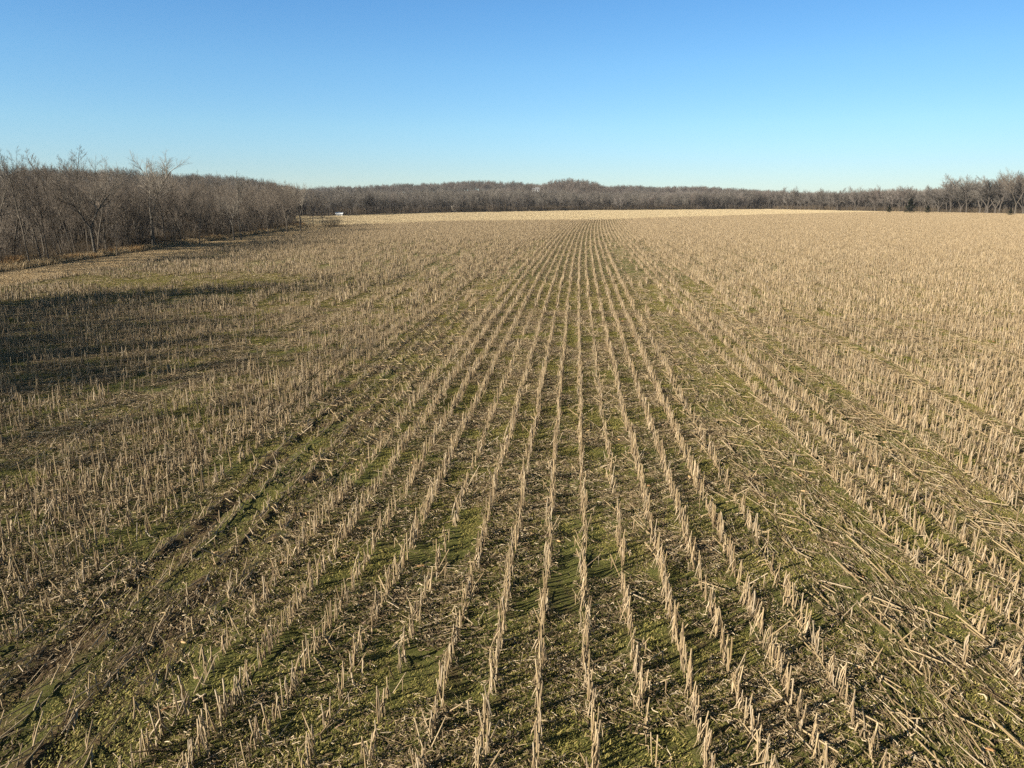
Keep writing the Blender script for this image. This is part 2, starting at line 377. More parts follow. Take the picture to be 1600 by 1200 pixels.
def hay_keep(x, y):
    tl_x = [a for a, _ in TREELINE[:6]]; tl_y = [b for _, b in TREELINE[:6]]
    return (y > lerp(FAR, x)) & (y > 200) & (x > lerp(WOOD, y)-6) & (y < np.interp(x, tl_x, tl_y)+1) & (x < lerp(RIGHT, np.minimum(y, 432))+np.where(y > 432, -(y-432)*.5, 0)+2)
hy = grid_mesh('hay_field', np.arange(-130, 230, 3.0), np.arange(198, 530, 3.0), lambda X, Y: .05 + vnoise(X, Y, 20, 7)*.05, M['hay'], hay_keep)
tag(hy, 'pale tan mown field between the stubble and the far woods', 'field', kind='structure')

# ------------------------------------------------------------------ corn: plants
RNG = random.Random(7)
def R(a, b): return RNG.uniform(a, b)
def plant(rng, style, lod=0):
    """returns (stem MB, [leaf MB...]) of one cut, dry corn stalk standing at the origin"""
    U = rng.uniform; stem = MB(); leaves = []
    az = U(0, 2*math.pi)
    if style == 'bare': H = U(.42, .66); lean = U(0, .16); nl = rng.choice((0, 0, 1))
    elif style == 'leafy': H = U(.40, .62); lean = U(0, .2); nl = rng.choice((6, 7, 8, 9)) if not lod else rng.choice((4, 5, 6))
    elif style == 'leaning': H = U(.38, .6); lean = U(.5, .95); nl = rng.choice((1, 2, 3))
    else: H = U(.4, .75); lean = 1.38; nl = rng.choice((1, 1, 2))          # flat
    if style == 'flat': az = rng.choice((math.pi/2, -math.pi/2)) + rng.gauss(0, .35)
    d = Vector((math.cos(az)*math.sin(lean), math.sin(az)*math.sin(lean), math.cos(lean)))
    r = U(.0085, .013)
    base = Vector((0, 0, -.05 if style != 'flat' else .04))
    pts = [base, base + d*H*.5 + Vector((U(-.012, .012), U(-.012, .012), 0)), base + d*H]
    if style == 'leaning' and rng.random() < .5:
        pts = [base, base + Vector((d.x*.2, d.y*.2, .95)).normalized()*H*.45, base + Vector((d.x*.2, d.y*.2, .95)).normalized()*H*.45 + Vector((d.x, d.y, -.25)).normalized()*H*.5]
    stem.tube(pts, [r*1.25, r, r*.9], 5 if lod == 0 else 3, 0, cap=True)
    for k in range(nl):
        t = U(.35, .98) if style != 'flat' else U(.1, .9)
        seg = pts[0].lerp(pts[1], t*2) if t < .5 else pts[1].lerp(pts[2], t*2-1)
        a = U(0, 2*math.pi); o = Vector((math.cos(a), math.sin(a), 0)); side = Vector((-o.y, o.x, U(-.3, .3)))
        L = U(.24, .58); out_ = U(.015, .07); zz = seg.z
        wd = U(.009, .030) if not lod else U(.014, .036); mb = MB()
        if style == 'flat':
            o = (d + o*.35).normalized(); p = [seg, seg + o*L*.35 + Vector((0, 0, .01)), seg + o*L*.7 + Vector((0, 0, -seg.z*.4)), seg + o*L + Vector((0, 0, -seg.z*.9))]
        elif U(0, 1) < .2:
            e_ = o*U(.10, .24); p = [seg, seg + e_*.3 + Vector((0, 0, -zz*.2)), seg + e_*.65 + Vector((0, 0, -zz*.6)), seg + e_ + Vector((0, 0, -zz*.98))]
        else:
            drop = min(L, zz+.02)
            p = [seg, seg + o*out_*.45 + Vector((0, 0, .02)), seg + o*out_*.9 + Vector((U(-.02, .02), U(-.02, .02), -drop*.5)), seg + o*out_*U(.9, 1.7) + Vector((U(-.03, .03), U(-.03, .03), -drop))]
        if lod: p = [p[0], p[2], p[3]]
        else:
            q_ = [p[0]]
            for t_ in (.2, .4, .6, .8, 1.0):
                a_ = p[0].lerp(p[1], t_); b_ = p[1].lerp(p[2], t_); c_ = p[2].lerp(p[3], t_); q_.append(a_.lerp(b_, t_).lerp(b_.lerp(c_, t_), t_) + Vector((U(-.008, .008), U(-.008, .008), 0)))
            p = q_
        wds = [wd*.5, wd*.9, wd, wd*U(.6, 1), wd*U(.4, .8), wd*.15] if not lod else [wd, wd*1.1, wd*.4]
        mb.ribbon(p, wds, side, 0, U(.15, .4)); leaves.append(mb)
    return stem, leaves
STYLES = {'bare': 5, 'leafy': 9, 'leaning': 5, 'flat': 5}
prng = random.Random(11)
protos = []; proto_meshes = []; style_idx = {}
for stl, n in STYLES.items():
    for k in range(n):
        stem, lv = plant(prng, stl); style_idx.setdefault(stl, []).append(len(protos))
        protos.append((stl, stem.mesh('stem', [M['stalk']], True), [l.mesh('leaf', [M['husk']]) for l in lv]))
        j = MB(); j.v = list(stem.v); j.f = list(stem.f); j.m = [0]*len(stem.f)
        for l in lv:
            o0 = len(j.v); j.v += l.v; j.f += [tuple(o0+i for i in f) for f in l.f]; j.m += [1]*len(l.f)
        proto_meshes.append(j.mesh('corn_stalk_kind', [M['stalk'], M['husk']]))

def row_state(k, y):
    """density and flatness of row k at y, as the photo shows them"""
    x = -.34 + .76*k; rr_ = random.Random(k*7+3)
    dens = rr_.uniform(.88, 1.1) + .25*float(vnoise(x*7.1, y, 5.5, 21)); flat = rr_.uniform(.02, .12); lean = rr_.uniform(.07, .26)
    if abs(x+7.7) < 1.75: flat = .8; dens *= .62; lean = .2
    elif abs(x+7.7) < 2.3: lean = .4; dens *= .85
    if abs(x-5.7) < 1.35: flat = .78; dens *= .42; lean = .2
    elif abs(x-5.7) < 1.9: flat = .3; lean = .3
    if abs(x-10.1) < .85: flat = .8; dens *= .6; lean = .15
    if abs(x+16) < .5: flat = .75; dens *= .6
    if abs(x-14.4) < .4 or abs(x-21) < .4 or abs(x-28.5) < .4: flat = .8; dens *= .8
    if abs(x-(-.34+.76*2)) < .1 : lean = .5; dens *= .75                 # ragged row right of the middle
    if abs(x-(-.34+.76*-3)) < .1: lean = .45; dens *= .7
    if x < -13: dens *= .7 if y > 60 else .58
    if y > 50 and ((x+37)/12)**2 + ((y-64)/6)**2 < 1: dens *= .2
    n = float(vnoise(x*.6, y, 9, 33))
    if n < -.5 and y < 60: dens *= .6
    return min(dens, 1.1), flat, lean
plants = []
Y_IND = 46
k0, k1 = -70, 70
for k in range(k0, k1):
    x0 = -.34 + .76*k; y = 3.0 + R(0, .2)
    while y < Y_IND:
        y += max(.05, RNG.gauss(.090, .03)) if y < 30 else max(.06, RNG.gauss(.115, .04))
        x = x0 + float(warp(y)) + RNG.gauss(0, .024) + .055*float(vnoise(x0*3.3, y, 2.6, 61))
        if not in_view(x, y, 6.5, .84): continue
        if x < lerp(LEFT, y): continue
        dn, fl, ln = row_state(k, y)
        if R(0, 1) > dn: continue
        q = R(0, 1)
        s = 'flat' if q < fl else ('leaning' if q < fl+ln else ('bare' if R(0, 1) < .20 else 'leafy'))
        plants.append((x, y, k, s))
def px_of(x, y, z=0):
    xc, yc = column_of(x, y); dz = z-CAM_H
    depth = yc*math.cos(PITCH) - dz*math.sin(PITCH); up = yc*math.sin(PITCH) + dz*math.cos(PITCH)
    return 800+F*xc/depth, 600-F*up/depth, depth
vis = []
for i, (x, y, k, s) in enumerate(plants):
    u, v, d = px_of(x, y, .15)
    if -2 < u < 1602 and v < 1203: vis.append((d, i))
vis.sort(); chosen = set(i for _, i in vis[:296])
ORD = ['', 'first', 'second', 'third', 'fourth', 'fifth', 'sixth', 'seventh', 'eighth', 'ninth', 'tenth', 'eleventh', 'twelfth', 'thirteenth', 'fourteenth', 'fifteenth']
ORD += ['sixteenth', 'seventeenth', 'eighteenth', 'nineteenth', 'twentieth'] + ['twenty-'+v for v in ORD[1:10]] + ['thirtieth'] + ['thirty-'+v for v in ORD[1:10]] + ['fortieth']
LOOK = {'bare': 'upright nearly bare corn stalk', 'leafy': 'leaf draped dry corn stalk', 'leaning': 'leaning bent corn stalk', 'flat': 'flattened corn stalk'}
COUNT = {}
first = {}
co = []; ro = []; sc = []; ix = []
for i, (x, y, k, s) in enumerate(plants):
    pi = RNG.choice(style_idx[s]); rz = R(0, 6.28) if s != 'flat' else RNG.choice((0, math.pi)) + RNG.gauss(0, .15); sz = R(.82, 1.18)
    z = zg(x, y) if y < 60 else 0
    if i in chosen:
        e = bpy.data.objects.new('corn_stalk', None); C.objects.link(e); e.empty_display_size = .1
        stl, sm, lm = protos[pi]
        obj('stem', sm, e)
        for l in lm: obj('leaf', l, e)
        e.location = (x, y, z); e.rotation_euler = (0, 0, rz); e.scale = (sz,)*3
        if k == 0 or k == 1: wh = 'in the %s row of the middle pair' % ('left' if k == 0 else 'right')
        else:
            nn = -k if k < 0 else k-1
            wh = 'in the %s row %s of the middle pair' % (ORD[min(nn, 15)], 'left' if k < 0 else 'right')
        COUNT[(k, s)] = COUNT.get((k, s), 0) + 1
        tag(e, '%s %s %s' % (ORD[COUNT[(k, s)]], LOOK[s], wh.replace('in the', 'up the')), 'corn stalk', 'corn stalks ' + wh)
    else:
        co.append((x, y, z)); ro.append((0, 0, rz)); sc.append(sz); ix.append(pi)
scatter('corn_stubble', proto_meshes, co, ro, sc, ix, 'rows of cut corn stalks standing across the middle of the field', 'corn stubble')

# chunks of rows for the farther field
def chunk(rng, rows, length, step, style_w):
    j = MB()
    for r_ in range(rows):
        y = -length/2
        while y < length/2:
            y += max(.06, rng.gauss(step, step*.3))
            s = rng.choices(('bare', 'leafy', 'leaning', 'flat'), style_w)[0]
            stem, lv = plant(rng, s, 1)
            ox = (r_-(rows-1)/2)*.76 + rng.gauss(0, .028); a = rng.uniform(0, 6.28); ca, sa = math.cos(a), math.sin(a); q = rng.uniform(.8, 1.2)
            for mb, mi in [(stem, 0)]+[(l, 1) for l in lv]:
                o0 = len(j.v); j.v += [(ox+(v[0]*ca-v[1]*sa)*q, y+(v[0]*sa+v[1]*ca)*q, v[2]*q) for v in mb.v]
                j.f += [tuple(o0+i for i in f) for f in mb.f]; j.m += [mi]*len(mb.f)
    return j
crng = random.Random(5)
mid_kinds = [chunk(crng, 1, 3.0, .13, (.24, .62, .11, .03)).mesh('row_kind', [M['stalk'], M['husk']]) for _ in range(8)] + \
            [chunk(crng, 1, 3.0, .24, (.1, .1, .1, .7)).mesh('row_kind', [M['stalk'], M['husk']]) for _ in range(3)]
far_kinds = [chunk(crng, 4, 4.0, .15, (.24, .62, .11, .03)).mesh('block_kind', [M['stalk'], M['husk']]) for _ in range(6)]
co = []; ro = []; sc = []; ix = []
for k in range(-90, 160):
    x0 = -.34 + .76*k; y = Y_IND + 1.5
    while y < 130:
        x = x0 + float(warp(y))
        if in_view(x, y, 7, .84) and is_corn(x, y):
            dn, fl, ln = row_state(k, y)
            if R(0, 1) < min(1, dn*1.2):
                co.append((x, y, 0)); ro.append((0, 0, -math.atan(2*5.5*y/240**2) + RNG.choice((0, math.pi)))); sc.append(R(.85, 1.12))
                ix.append(RNG.randrange(8, 11) if R(0, 1) < fl*.85 else RNG.randrange(8))
        y += 3.0
n_mid = len(co)
for k in range(-30, 90):
    x0 = -.34 + .76*(4*k+1.5); y = 132
    while y < 434:
        x = x0 + float(warp(y))
        if in_view(x, y, 8, .84) and is_corn(x, y):
            co.append((x, y, 0)); ro.append((0, 0, -math.atan(2*5.5*y/240**2) + RNG.choice((0, math.pi)))); sc.append(R(.85, 1.1)); ix.append(11+RNG.randrange(6))
        y += 4.0
# block kinds keep their true width: scale only in height
sc = np.array(sc, np.float32); sc3 = np.stack([sc, np.ones_like(sc), sc], 1); sc3[n_mid:, 0] = 1
scatter('distant_corn_stubble', mid_kinds+far_kinds, co, ro, sc3, ix, 'far rows of pale corn stubble reaching the tan field', 'corn stubble')
print('stubble', len(plants), len(co))

# ------------------------------------------------------------------ crop residue, weeds
def residue(rng, size, n, big=1.0, along=False):
    j = MB(); U = rng.uniform
    for _ in range(n):
        x, y = U(-size/2, size/2), U(-size/2, size/2); a = U(0, 6.28)
        if along: a = math.pi/2 + rng.gauss(0, .22)
        d = Vector((math.cos(a), math.sin(a), 0)); s_ = Vector((-d.y, d.x, U(-.5, .5))); p0 = Vector((x, y, U(.012, .035)))
        q = U(0, 1)
        if q < .8:
            L = U(.04, .17)*big; wd = U(.005, .020)*big; c = U(-.05, .05); h = U(0, .025)
            c *= 1+L*4; e_ = U(-1.2, .6)*c
            pts = [p0, p0 + d*L*.33 + s_*c*.6 + Vector((0, 0, h*.8)), p0 + d*L*.68 + s_*c*.7 + Vector((0, 0, h)), p0 + d*L + s_*e_ + Vector((0, 0, U(-.01, .04)))]
            j.ribbon(pts, [wd*U(.3, .8), wd, wd*U(.6, 1.1), wd*U(.1, .5)], (s_ + Vector((0, 0, U(-.5, .5)))), 0, U(.1, .5))
        else:
            L = (U(.07, .22) if q < .95 else U(.3, .6))*big; r = U(.002, .006)*big**.5
            if along and q > .92: L = U(.3, .9); r = U(.003, .007)
            j.tube([p0, p0 + d*L + Vector((0, 0, U(-.01, .06)))], [r, r*.8], 3, 0)
    for _ in range(1 if big < 1.5 else 4):
        p = Vector((U(-size/2, size/2), U(-size/2, size/2), .025)); a = U(0, 6.28); d = Vector((math.cos(a), math.sin(a), U(0, .1)))*U(.08, .16)
        j.tube([p, p+d*.15, p+d*.8, p+d], [.010, .019, .016, .007], 6, 2, cap=True)
    for _ in range(n//3):
        p = Vector((U(-size/2, size/2), U(-size/2, size/2), 0)); r_ = U(.008, .026); o = len(j.v)
        for a in range(5):
            t_ = a*1.2566+U(-.4, .4); j.v.append((p.x+math.cos(t_)*r_*U(.7, 1.3), p.y+math.sin(t_)*r_*U(.7, 1.3), -.01))
        j.v.append((p.x+U(-.3, .3)*r_, p.y+U(-.3, .3)*r_, r_*U(.6, 1.3)))
        for a in range(5): j.f.append((o+a, o+(a+1) % 5, o+5)); j.m.append(1)
    return j
lr = random.Random(3)
near_l = [residue(lr, 1.6, 600).mesh('residue_kind', [M['litter'], M['clod'], M['cob']]) for _ in range(6)]
near_l += [residue(lr, 1.6, 330, 1.05, True).mesh('residue_kind', [M['litter'], M['clod'], M['cob']]) for _ in range(3)]
far_l = [residue(lr, 6, 900, 1.7).mesh('residue_kind', [M['litter'], M['clod'], M['cob']]) for _ in range(4)]
co = []; ro = []; sc = []; ix = []
y = 3.0
while y < 48:
    x = -50.0
    while x < 60:
        xx = x+R(-.4, .4); yy = y+R(-.4, .4); xw = xx-float(warp(yy))
        if in_view(xx, yy, 7, .84) and xx > lerp(LEFT, yy)-1:
            tr = min(abs(xw+7.7)*.75, abs(xw-5.7)*.85, abs(xw-10.1)*1.2, abs(xw-14.4)*1.5, abs(xw-21)*1.6)
            al = tr < 1.3
            if (not al and R(0, 1) < .22) or (abs(xw+7.7) < 1.2 and R(0, 1) < .12): x += 1.35; continue
            co.append((xx, yy, zg(xx, yy)+.012)); ro.append((R(-.02, .02), R(-.02, .02), RNG.choice((0, math.pi))+RNG.gauss(0, .12) if al else R(0, 6.28))); sc.append(R(.9, 1.2)); ix.append(RNG.randrange(6, 9) if al else RNG.randrange(6))
        x += 1.35
    y += 1.35
y = 50
while y < 260:
    x = -70.0
    while x < 240:
        xx = x+R(-1, 1); yy = y+R(-1, 1)
        if in_view(xx, yy, 4) and is_corn(xx, yy):
            co.append((xx, yy, 0)); ro.append((0, 0, R(0, 6.28))); sc.append(R(.9, 1.2)); ix.append(9+RNG.randrange(4))
        x += 5.2
    y += 5.2
scatter('crop_residue', near_l+far_l, co, ro, sc, ix, 'broken leaves and stalk pieces littering the soil between rows', 'crop residue')

def weeds(rng, size, n):
    j = MB(); U = rng.uniform
    for _ in range(n):
        x, y = rng.gauss(0, size/3.2), rng.gauss(0, size/3.2); a = U(0, 6.28); L = U(.010, .034); w_ = U(.003, .009); e = U(.02, .06)
        d = Vector((math.cos(a)*e, math.sin(a)*e, L)); s_ = Vector((-math.sin(a), math.cos(a), 0))*w_
        p = Vector((x, y, -.01)); o = len(j.v)
        for q in (p-s_, p+s_, p+d*.7+s_*.8, p+d): j.v.append(tuple(q))
        j.f.append((o, o+1, o+2, o+3)); j.m.append(0)
    return j
wk = [weeds(lr, 1.25, 1700).mesh('weed_kind', [M['weed']]) for _ in range(4)]
co = []; ro = []; sc = []; ix = []
n = 0
while n < 19000:
    y = 5 + 62*R(0, 1)**.8; x = R(-45, 50); n += 1
    if not in_view(x, y, 6, .84) or x < lerp(LEFT, y): continue
    g_ = float(vnoise(x, y, 2.2, 41))*.6 + float(vnoise(x, y, 7, 42))*.6 + .25
    xw = x-float(warp(y))
    if abs(xw+7.7) < 1.3: g_ -= .4
    if abs(xw-4.0) < .8 or abs(xw-6.6) < .7: g_ += .3
    if R(-.75, .5) < g_:
        co.append((x, y, zg(x, y))); ro.append((0, 0, R(0, 6.28))); sc.append(R(.7, 1.25)); ix.append(RNG.randrange(4))
for _ in range(1500):
    x = RNG.gauss(-37, 6.5); y = RNG.gauss(64, 3.4)
    if x < lerp(LEFT, y)+1: continue
    co.append((x, y, .0)); ro.append((0, 0, R(0, 6.28))); sc.append(R(1.2, 1.9)); ix.append(RNG.randrange(4))
scatter('green_weeds', wk, co, ro, sc, ix, 'low green weeds and moss growing between the corn rows', 'weeds')

# ------------------------------------------------------------------ trees
def grow(mbs, rng, p, d, L, r, lvl, P):
    """mbs: (wood, twigs). P: dict of parameters"""
    nseg = (7, 5, 4, 3, 2, 2)[lvl]; U = rng.uniform
    pts = [p.copy()]; dirs = [d.copy()]
    wig = P['wig']*(0.5 if lvl == 0 else 1)
    for i in range(nseg):
        d = (d + Vector((U(-1, 1), U(-1, 1), U(-1, 1)))*wig + Vector((0, 0, P['up'][min(lvl, len(P['up'])-1)]))).normalized()
        pts.append(pts[-1] + d*(L/nseg)); dirs.append(d.copy())
    last = lvl == P['levels']
    rad = [max(r*(1 - (.62 if not last else .95)*i/nseg), P['rmin']*(.5 if last else 1)) for i in range(nseg+1)]
    mb = mbs[0] if lvl <= P['split'] else mbs[1]
    mb.tube(pts, rad, (7, 5, 4, 3, 3, 3)[lvl], 0)
    if last: return
    n = P['n'][lvl]; t0 = P['t0'][min(lvl, len(P['t0'])-1)]
    for k in range(n):
        t = t0 + (1-t0)*(k+U(.1, .9))/n if k < n-1 else 1.0
        f = t*nseg; i = min(int(f), nseg-1); q = pts[i].lerp(pts[i+1], f-i); dd = dirs[i+1]
        a = dd.cross(Vector((U(-1, 1), U(-1, 1), U(-1, 1)))).normalized()
        ang = math.radians(U(*P['ang'])) * (0.4 if k == n-1 else 1)
        nd = (dd*math.cos(ang) + a*math.sin(ang)).normalized()
        rl = P['ratio'][lvl]*(1 - P['taper']*abs(t-.35)) * U(.75, 1.15)
        rr = rad[i]*(1-(f-i)) + rad[i+1]*(f-i)
        grow(mbs, rng, q, nd, L*rl, rr*(.62 if k < n-1 else .85), lvl+1, P)
BASE = dict(wig=.13, up=(.03, .13, .16, .16, .14), levels=4, split=1, n=(9, 6, 6, 6), t0=(.35, .2, .15, .1), ang=(28, 58), ratio=(.52, .52, .5, .5), taper=.55, rmin=.009)
def make_tree(seed, H, r0, P=None, tree_fork=0):
    rng = random.Random(seed); Q = dict(BASE); Q.update(P or {})
    wood, twigs = MB(), MB()
    if tree_fork:
        h0 = H*Q.get('bole', .22); pts = [Vector((0, 0, -.2)), Vector((rng.uniform(-.1, .1), 0, h0*.5)), Vector((rng.uniform(-.15, .15), 0, h0))]
        wood.tube(pts, [r0*1.3, r0, r0*.92], 8)
        for k in range(tree_fork):
            a = 2*math.pi*k/tree_fork + rng.uniform(-.5, .5); l = rng.uniform(.22, .5)
            d = Vector((math.cos(a)*l, math.sin(a)*l, 1)).normalized()
            grow((wood, twigs), rng, pts[-1], d, (H-h0)*rng.uniform(.72, .92), r0*.7, 1, dict(Q, n=(0, 13, 9, 8)))
    else:
        grow((wood, twigs), rng, Vector((0, 0, -.2)), Vector((rng.uniform(-.06, .06), rng.uniform(-.06, .06), 1)), H*.86, r0, 0, Q)
    # scale so that the top is H
    top = max(v[2] for v in twigs.v); s = H/top
    for mb in (wood, twigs): mb.v = [(v[0]*s, v[1]*s, v[2]*s) for v in mb.v]
    return wood, twigs
def tree_meshes(seed, H, r0, P=None, fork=0, b='bark', t='twig'):
    a, c = make_tree(seed, H, r0, P, fork)
    return a.mesh('trunk', [M[b]], True), c.mesh('crown', [M[t]])
def joined(seed, H, r0, P=None, fork=0, b='bark', t='twig'):
    a, c = make_tree(seed, H, r0, P, fork); j = MB(); j.v = a.v + c.v; j.f = a.f + [tuple(i+len(a.v) for i in f) for f in c.f]; j.m = [0]*len(a.f)+[1]*len(c.f)
    return j.mesh('tree_kind', [M[b], M[t]])
SLIM = dict(up=(.02, .17, .16, .13, .1), ratio=(.36, .5, .5, .5), t0=(.28, .2, .15, .1), ang=(25, 50))
BROAD = dict(up=(.02, .12, .12, .10, .08), ratio=(.58, .55, .5, .5), t0=(.32, .2, .15, .1), ang=(30, 60), wig=.15)
SCRUB = dict(up=(.02, .16, .15, .12, .1), ratio=(.6, .55, .5, .5), t0=(.12, .15, .15, .1), ang=(20, 50), wig=.2, n=(9, 6, 5, 4))
VASE = dict(up=(0, .06, .11, .1, .08), ratio=(.6, .5, .48, .5), t0=(.3, .3, .15, .1), ang=(26, 54), wig=.15, n=(8, 7, 6, 5))
KIND = {}
for i in range(4): KIND['slim%d' % i] = tree_meshes(100+i, 12, .11, SLIM)
for i in range(3): KIND['broad%d' % i] = tree_meshes(200+i, 12, .14, BROAD)
for i in range(3): KIND['scrub%d' % i] = tree_meshes(300+i, 6, .07, SCRUB)
KIND['pale_fork'] = tree_meshes(401, 13, .19, dict(VASE, bole=.32), 2, 'pale_bark', 'pale_twig')
KIND['pale_vase'] = tree_meshes(402, 14, .17, dict(VASE, bole=.3), 2, 'pale_bark', 'pale_twig')
KIND['vase'] = tree_meshes(403, 13, .15, dict(VASE, bole=.24), 3)
KIND['tall_pale'] = tree_meshes(404, 15, .20, dict(SLIM, t0=(.6, .2, .15, .1)), 0, 'pale_bark', 'pale_twig')
KH = {k: max(v.co.z for v in m[1].vertices) for k, m in KIND.items()}
def place_tree(kind, x, y, H, label, group=None, rz=None, z=None, wide=1.0, lean=None, name='bare_tree'):
    e = bpy.data.objects.new(name, None); C.objects.link(e); e.empty_display_size = .5
    obj('trunk', KIND[kind][0], e); obj('crown', KIND[kind][1], e)
    s = H/KH[kind]; e.scale = (s*wide, s*wide, s)
    e.location = (x, y, float(terrain(x, y)) if z is None else z)
    e.rotation_euler = (lean[0] if lean else RNG.gauss(0, .03), lean[1] if lean else RNG.gauss(0, .03), R(0, 6.28) if rz is None else rz)
    return tag(e, label, 'tree', group)
def by_pixel(kind, px, base, top, label, group=None, **k):
    x, y = ground(px, base); return place_tree(kind, x, y, height_at(x, y, top), label, group, **k)

# trees of the left wood that stand out
by_pixel('pale_vase', 2, 417, 232, 'large pale limbed bare tree cut by the left edge of the photo', rz=1.0)
by_pixel('pale_fork', 150, 402, 258, 'pale barked bare tree whose trunk splits into two curved limbs', rz=.35)
by_pixel('slim1', 183, 403, 315, 'small dark slender tree just right of the pale forked tree')
by_pixel('scrub1', 93, 408, 318, 'small dark leaning tree left of the pale forked tree', lean=(0, -.15))
by_pixel('slim0', 97, 393, 232, 'tall thin bare tree, left one of a pair above the skyline', wide=1.5)
by_pixel('slim2', 119, 392, 226, 'tall thin bare tree, right one of a pair above the skyline', wide=1.5)
by_pixel('vase', 147, 390, 243, 'rounded bare tree behind the pale forked tree', wide=1.3)
by_pixel('pale_vase', 240, 389, 232, 'tallest wide crowned pale bare tree of the left wood', rz=2.2, wide=1.35)
by_pixel('broad1', 262, 392, 262, 'dark trunked bare tree beside the tallest wide crowned tree')
by_pixel('vase', 285, 386, 268, 'spreading bare tree right of the tallest wide crowned tree')
by_pixel('broad0', 312, 382, 282, 'bare tree with a dense brown crown in the middle of the left wood')
by_pixel('tall_pale', 377, 376, 266, 'tall pale pole like tree with a small tuft of crown', rz=1)
by_pixel('pale_fork', 366, 377, 300, 'low pale forked tree below the tall pole like tree', rz=2)
by_pixel('broad2', 420, 370, 281, 'bare tree with thin crown poking over the left wood')
by_pixel('vase', 449, 364, 281, 'bare tree with open spreading crown near the end of the left wood')
by_pixel('pale_fork', 470, 362, 283, 'pale limbed tree near the end of the left wood', rz=4)
by_pixel('broad1', 490, 357, 288, 'last tall tree at the right end of the left wood')
by_pixel('scrub0', 503, 353, 300, 'small dark tree at the very end of the left wood')
# the rest of its front edge
def edge_point(y): return float(lerp(WOOD, y))
n_edge = 0; yy = 44.0
while n_edge < 96 and yy < 192:
    yy += R(.9, 2.1); xx = edge_point(yy) - R(.8, 7)
    if not in_view(xx, yy, 2, .76) or yy < 86 and R(0, 1) < .45: continue
    kd = RNG.choice(['slim0', 'slim1', 'slim2', 'slim3', 'slim0', 'slim1', 'slim2', 'slim3', 'broad0', 'broad1', 'broad2', 'scrub0', 'scrub1', 'scrub2', 'scrub2'])
    H = R(4.5, 7) if 'scrub' in kd else R(9, 14.2 if yy < 110 else 12.5)
    where = 'by the nearest tan grass' if yy < 80 else ('midway along the left wood' if yy < 130 else 'toward the far end of the left wood')
    ty = 'scrubby bare tree' if 'scrub' in kd else ('slender bare tree' if 'slim' in kd else 'broad bare tree')
    place_tree(kd, xx, yy, H, ty+' '+where, ty+'s '+where); n_edge += 1
for _ in range(26):
    yy = R(58, 186); xx = edge_point(yy) - R(.3, 4.5)
    if not in_view(xx, yy, 1, .76): continue
    kd = 'scrub%d' % RNG.randrange(3); where = 'by the nearest tan grass' if yy < 80 else ('midway along the left wood' if yy < 130 else 'toward the far end of the left wood')
    place_tree(kd, xx, yy, R(3.2, 6.5), 'scrubby bare tree '+where, 'scrubby bare trees '+where, wide=1.25)
# off frame neighbours whose shade falls on the field's left side (few, at the wood's own edge)
for (x, y, H, kd) in ((-56, 2, 18, 'vase'), (-55, 8, 19, 'broad0'), (-56, 13, 18, 'broad1'), (-54, 18, 20, 'broad2'), (-55, 23, 20, 'vase'), (-57, 28, 18, 'broad2'), (-55, -4, 17, 'broad2'), (-56, -10, 17, 'broad0')):
    place_tree(kd, x, y, H, 'tall bare tree of the wood beyond the left edge of the photo', 'bare trees of the wood beyond the left edge')

# individual trees of the far line
far_P = dict(rmin=.03, levels=3, n=(11, 8, 7), split=1)
for i in range(5): KIND['far%d' % i] = tree_meshes(500+i, 12, .2, dict(BROAD, **far_P), 0, 'far_bark', 'front_twig' if i < 3 else 'far_twig')
for i in range(3): KIND['farv%d' % i] = tree_meshes(520+i, 14, .28, dict(VASE, rmin=.03, levels=4, n=(8, 7, 6, 4), bole=.15), 3, 'far_bark', 'far_twig')
for k in list(KIND):
    if k.startswith('far'): KH[k] = max(v.co.z for v in KIND[k][1].vertices)
def along(poly, step):
    pts = [Vector((a, b)) for a, b in poly]
    for a, b in zip(pts[:-1], pts[1:]):
        n = max(1, int((b-a).length/step))
        for i in range(n): yield a.lerp(b, (i+RNG.random())/n), (b-a).normalized()
for p, d in along(TREELINE[1:6], 3.9):
    nrm = Vector((-d.y, d.x)); q = p + nrm*R(0, 3)
    u, v, _ = px_of(q.x, q.y)
    where = 'between the white shed and the pale round tree' if u < 705 else ('between the pale round tree and the hilltop farmhouse' if u < 830 else ('between the farmhouse and the central dark spreading tree' if u < 970 else ('between the two dark spreading trees' if u < 1090 else 'right of the two dark spreading trees')))
    place_tree('far%d' % RNG.randrange(5), q.x, q.y, R(8.5, 11.5)*(1.25 if u > 1080 else 1), 'grey bare tree '+where, 'far bare trees '+where)
KIND['pale_round'] = tree_meshes(560, 7, .16, dict(BROAD, rmin=.04, t0=(.2, .2, .2, .2)), 0, 'pale_bark', 'pale_twig'); KH['pale_round'] = max(v.co.z for v in KIND['pale_round'][1].vertices)
by_pixel('pale_round', 710, 334, 319, 'pale round tree standing in front of the far tree line')
by_pixel('farv1', 970, 329, 305, 'dark spreading bare tree in the far tree line centre', wide=1.2)
by_pixel('farv2', 1090, 327.5, 304, 'dark spreading bare tree right of centre in the far tree line', wide=1.2)
